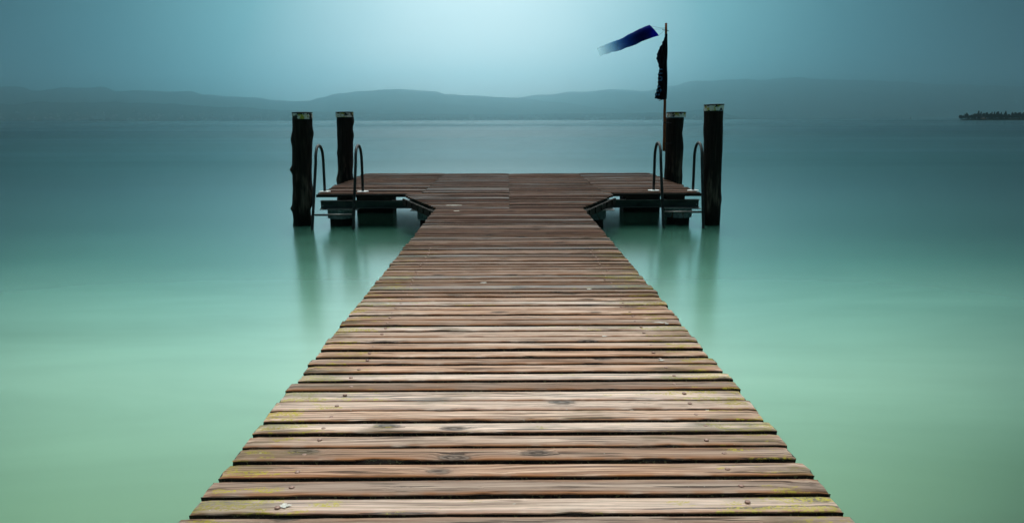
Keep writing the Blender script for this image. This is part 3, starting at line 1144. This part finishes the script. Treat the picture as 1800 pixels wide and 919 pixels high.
M_LAND = hill_mat('headland_ground', (0.006, 0.009, 0.006), (0.012, 0.015, 0.009), (0.02, 0.02, 0.015), 0.05)
v, f = [], []
nx, ny = 60, 12
for j in range(ny + 1):
    for i in range(nx + 1):
        u, w = i / nx, j / ny
        x = hx(1684) + (hx(2100) - hx(1684)) * u
        yy = HD - 12 + 70 * w + 3 * fbm(x * 0.02, 3.0)
        x *= yy / HD
        h = 1.6 * sstep(0, 0.04, u) * math.sin(PI * min(1.0, w * 1.2 + 0.0001) if w < 0.83 else 0) ** 0.6 + 0.4 * fbm(x * 0.05, yy * 0.05)
        edge_ = (i == 0 or j in (0, ny) or i == nx)
        v.append((x, yy, WATER - 1.0 if edge_ else WATER + 0.35 + max(0, h)))
for j in range(ny):
    for i in range(nx):
        a = j * (nx + 1) + i
        f.append([a, a + 1, a + nx + 2, a + nx + 1])
hl = obj('headland', v, f, M_LAND)
hl['kind'] = 'structure'

M_LEAF = simple('dark_evergreen_leaves', (0.005, 0.009, 0.005), (0.016, 0.024, 0.012), 0.9, (0.6, 0.6, 0.6), bump=0, spec=0.1)
M_BARK = simple('dark_tree_bark', (0.015, 0.011, 0.008), (0.04, 0.03, 0.022), 0.9, (4, 4, 1), bump=0)


def crown_mesh(kind, h, w, seed, n=520):
    rr = random.Random(seed)
    v, f = [], []
    lobes = [(rr.uniform(-.5, .5), rr.uniform(-.5, .5), rr.uniform(0.35, 0.85), rr.uniform(0.28, 0.45)) for _ in range(9)]
    for q in range(n):
        if kind == 'broad':
            lx, ly, lz, lr = rr.choice(lobes)
            d = Vector((rr.gauss(0, 1), rr.gauss(0, 1), rr.gauss(0, 1))).normalized() * rr.random() ** 0.4
            c = Vector(((lx * 0.62 + d.x * lr * 0.62) * w, (ly * 0.62 + d.y * lr * 0.62) * w, (lz + d.z * lr * 0.55) * h))
            c.z = min(max(c.z, h * 0.12), h)
            s = 0.07 * h
        else:
            t_ = rr.random() ** 0.8
            if kind == 'cypress':
                rad = w / 2 * math.sin(PI * min(1, 0.12 + t_ * 0.88)) ** 0.7
            else:
                rad = w / 2 * (1 - t_) ** 0.85
            a = rr.uniform(0, 2 * PI)
            k_ = rr.random() ** 0.5
            c = Vector((rad * k_ * math.cos(a), rad * k_ * math.sin(a), h * (0.10 + 0.90 * t_)))
            s = 0.055 * h
        u = Vector((rr.gauss(0, 1), rr.gauss(0, 1), rr.gauss(0, 1))).normalized()
        w_ = u.orthogonal().normalized()
        k0 = len(v)
        u, w_ = u * s * rr.uniform(0.5, 1.1), w_ * s * rr.uniform(0.5, 1.1)
        v += [c - u - w_ * .4, c + u * .3 - w_, c + u + w_ * .5, c - u * .3 + w_]
        f.append([k0, k0 + 1, k0 + 2, k0 + 3])
    return v, f


def tree(px, py_top, kind, wpx, label, dy=0.0, group='trees on the right headland'):
    y_ = HD + dy
    bs = at_y(px, 209, y_)
    topz = at_y(px, py_top, y_).z
    zb_ = WATER + 0.4 + (1.0 if dy > 8 else 0.2)
    h = topz - zb_
    w = wpx / F_PX * y_
    root = thing({'broad': 'broadleaf_tree', 'cypress': 'cypress_tree', 'cone': 'conifer_tree'}[kind], label, 'tree', (bs.x, y_, zb_), group)
    tb = MB()
    tb.tube([(0, 0, -0.6), (0.1, 0, h * 0.3), (0.0, 0.1, h * 0.75)], [h * 0.04, h * 0.028, h * 0.01], 7)
    if kind == 'broad':
        for q in range(4):
            a = q * 1.7
            tb.tube([(0.05, 0, h * 0.28), (math.cos(a) * w * .15, math.sin(a) * w * .15, h * 0.45), (math.cos(a) * w * .3, math.sin(a) * w * .3, h * 0.62)], [h * .018, h * .012, h * .005], 5)
    tr = tb.build('trunk', M_BARK, root)
    v, f = crown_mesh(kind, h, w, int(px * 7 + dy))
    obj('crown', v, f, M_LEAF, root)


tree(1688.5, 202.5, 'broad', 8, 'small round tree at the very left tip of the headland', 0)
tree(1697.5, 199.0, 'broad', 10, 'larger round tree, second from the left tip of the headland', 4)
tree(1719, 195.0, 'cypress', 3.4, 'tallest thin cypress spire on the headland skyline', 16)
tree(1723.4, 196.5, 'cypress', 2.6, 'shorter thin cypress just right of the tallest spire', 16)
tree(1742.5, 197.0, 'cone', 4.5, 'lone small conical tree in the middle of the headland', 14)
tree(1747.0, 196.8, 'cone', 5, 'small conical tree left of a feathery broad crown', 18)
tree(1752.0, 196.0, 'broad', 8, 'feathery broad crown between two small conical trees', 22)
tree(1759, 197.5, 'cone', 4.5, 'small conical tree right of the feathery broad crown', 12)
tree(1766.5, 195.5, 'cone', 8, 'big pointed conifer near the right frame edge', 14)
mass = 'low dark broadleaf tree in the unbroken wood along the headland'
rw = random.Random(5)
for px, py in ((1692, 204.5), (1703, 203.0), (1706.5, 201.5), (1710.5, 200.5), (1714.5, 199.6), (1718.5, 200), (1723, 200.5), (1728.5, 198.2), (1732.5, 197.8), (1736.5, 199), (1740, 199.6), (1744, 200), (1748.5, 199.5),
               (1753, 199.5), (1757, 199.2), (1761.5, 200), (1765, 200), (1769.5, 200), (1773, 199), (1777, 198), (1781.5, 197.2), (1786, 198), (1790, 197), (1795, 199), (1800, 198), (1805, 197)):
    tree(px, py, 'broad', rw.uniform(6.5, 8.5), mass, rw.uniform(2, 20), 'wood along the headland')
for px in range(1690, 1806, 6):
    tree(px + rw.uniform(-1, 1), 203.5 + rw.uniform(-0.7, 0.7) if px < 1706 else 202.5 + rw.uniform(-0.7, 0.9), 'broad', rw.uniform(6.5, 8), mass, rw.uniform(-6, 0), 'wood along the headland')

# pale house on the headland shore
c = at_y(1729.2, 208, HD - 7)
hs = thing('lakeside_house', 'tiny pale house on the headland shore among dark trees', 'house', (c.x, HD - 7, WATER + 0.45))
M_HOUSE = simple('ochre_house_wall', (0.20, 0.17, 0.08), (0.30, 0.25, 0.12), 0.9, (1, 1, 1), bump=0)
M_ROOF = simple('dark_roof_tiles', (0.04, 0.025, 0.02), (0.07, 0.045, 0.035), 0.9, (1, 1, 1), bump=0)
b = MB()
b.box((-1.9, 0, -0.8), (1.9, 3, 1.5))
b.build('wall', M_HOUSE, hs)
b = MB()
b.prism([(-2.1, -0.3, 1.505), (-2.1, 3.3, 1.505), (-2.1, 1.5, 2.4)], (4.2, 0, 0))
b.build('roof', M_ROOF, hs)

# far sailing boat
BY = 2600.0
c = at_y(1600, 209, BY)
bt = thing('sailing_boat', 'tiny dark sailing boat on the horizon left of the headland', 'boat', (c.x, BY, WATER))
M_HULL = simple('dark_boat_hull', (0.02, 0.02, 0.025), (0.04, 0.04, 0.045), 0.5, (1, 1, 1), bump=0)
M_SAIL = simple('dark_sail_cloth', (0.03, 0.035, 0.04), (0.05, 0.055, 0.06), 0.9, (1, 1, 1), bump=0)
b = MB()
b.prism([(-4.0, -0.9, 0.9), (3.4, -0.9, 0.8), (2.8, -0.6, -0.3), (-3.0, -0.6, -0.3)], (0, 1.8, 0))
b.build('hull', M_HULL, bt)
b = MB()
b.tube([(-0.2, 0, 0.8), (-0.2, 0, 9.5)], 0.12, 6)
b.build('mast', M_HULL, bt)
b = MB()
b.prism([(0.0, -0.03, 1.6), (2.7, -0.03, 1.6), (0.0, -0.03, 9.2)], (0, 0.06, 0))
b.build('sail', M_SAIL, bt)

# ------------------------------------------------------------------ air
HZ = dict(density=1.95e-4, color=(0.66, 0.91, 0.975), g=0.945)
hm = bpy.data.materials.new('lake_haze')
hm.use_nodes = True
t = NT(hm.node_tree)
t.n.remove(t.n['Principled BSDF'])
pv = t.node('ShaderNodeVolumePrincipled')
pv.inputs['Color'].default_value = (*HZ['color'], 1)
pv.inputs['Density'].default_value = HZ['density']
pv.inputs['Anisotropy'].default_value = HZ['g']
t.l.new(pv.outputs[0], t.n['Material Output'].inputs['Volume'])
b = MB()
b.box((-OUT - 500, -2000, WATER - 8.0), (OUT + 500, 13800, 820))
hz = b.build('haze', hm)
hz['kind'] = 'stuff'

# ------------------------------------------------------------------ light
SUN_EL, SUN_AZ = R(58), R(-3)     # azimuth from +Y towards +X
world = bpy.data.worlds.new('World')
sc.world = world
world.use_nodes = True
t = NT(world.node_tree)
t.n.clear()
out = t.node('ShaderNodeOutputWorld')
sky = t.node('ShaderNodeTexSky')
sky.sky_type = 'NISHITA'
sky.sun_disc = False
sky.sun_elevation = SUN_EL
sky.sun_rotation = SUN_AZ
sky.dust_density = 3.0
bg1 = t.node('ShaderNodeBackground')
t.l.new(sky.outputs[0], bg1.inputs[0])
bg1.inputs[1].default_value = 0.05
# overcast layer: a bright break ahead over the lake, dark rain cloud to the sides and behind, pale cloud overhead
co = t.node('ShaderNodeTexCoord').outputs['Generated']
x, y, z = t.sep(co)
az = t.math('ARCTAN2', x, y)
el = t.math('ARCSINE', z)
nz = t.noise(t.vmath('MULTIPLY', co, (1.6, 1.6, 5.0)), 1.6, 3.0, 0.5)
azn = t.math('DIVIDE', t.math('ADD', az, 0.035), 0.44)
gl = t.math('EXPONENT', t.math('MULTIPLY', t.math('MULTIPLY', azn, azn), -1.0))
vert = t.rng(el, R(2.0), R(9.0), 1.04, 0.93)
val = t.math('MULTIPLY', gl, vert)
val = t.math('ADD', val, t.math('MULTIPLY', t.math('SUBTRACT', nz, 0.5), 0.10))
low = t.ramp(val, [(0.0, (0.004, 0.024, 0.036)), (0.12, (0.007, 0.05, 0.07)), (0.35, (0.034, 0.14, 0.175)), (0.62, (0.12, 0.32, 0.36)), (0.85, (0.47, 0.61, 0.645)), (1.0, (0.86, 0.90, 0.895))])
BEL, BAZ = R(66), R(-2)
bd = (math.sin(BAZ) * math.cos(BEL), math.cos(BAZ) * math.cos(BEL), math.sin(BEL))
dt = t.node('ShaderNodeVectorMath', operation='DOT_PRODUCT')
t.put(dt.inputs[0], co)
dt.inputs[1].default_value = bd
dv = dt.outputs['Value']
zen = t.ramp(t.rng(dv, 0.45, 0.98), [(0.0, (0.02, 0.06, 0.075)), (0.3, (0.14, 0.22, 0.24)), (0.65, (0.8, 0.86, 0.84)), (1.0, (1.7, 1.75, 1.68))])
c = t.mix(t.rng(el, R(14), R(40)), low, zen)
ga = t.math('DIVIDE', t.math('ADD', az, 0.03), 0.27)
ge = t.math('DIVIDE', t.math('SUBTRACT', el, R(17.5)), R(4.0))
gg = t.math('EXPONENT', t.math('MULTIPLY', t.math('ADD', t.math('MULTIPLY', ga, ga), t.math('MULTIPLY', ge, ge)), -1.0))
c = t.mix(t.math('MULTIPLY', gg, 0.95), c, (1.7, 1.95, 1.95))  # bright sky patch above the view, added to light the haze
bg2 = t.node('ShaderNodeBackground')
t.put(bg2.inputs[0], c)
bg2.inputs[1].default_value = 1.0
mx = t.node('ShaderNodeMixShader')
mx.inputs[0].default_value = 0.985
t.l.new(bg1.outputs[0], mx.inputs[1])
t.l.new(bg2.outputs[0], mx.inputs[2])
t.l.new(mx.outputs[0], out.inputs['Surface'])

sd = bpy.data.lights.new('sun', 'SUN')
sd.energy = 1.2
sd.angle = R(11)
sd.color = (1.0, 0.95, 0.88)
so = bpy.data.objects.new('sun', sd)
col.objects.link(so)
dirv = Vector((math.sin(SUN_AZ) * math.cos(SUN_EL), math.cos(SUN_AZ) * math.cos(SUN_EL), math.sin(SUN_EL)))
so.rotation_euler = dirv.to_track_quat('Z', 'Y').to_euler()
so.location = (0, 0, 30)

# ------------------------------------------------------------------ output
vs = sc.view_settings
vs.view_transform = 'Standard'
vs.look = 'None'
vs.gamma = 1.0
vs.exposure = 0.36
vs.use_curve_mapping = False
sc.render.engine = 'CYCLES'
sc.cycles.use_denoising = True
try:
    sc.cycles.denoiser = 'OPENIMAGEDENOISE'
except Exception:
    pass
sc.cycles.max_bounces = 12
sc.cycles.diffuse_bounces = 3
sc.cycles.glossy_bounces = 3
sc.cycles.volume_bounces = 9
sc.cycles.transparent_max_bounces = 24
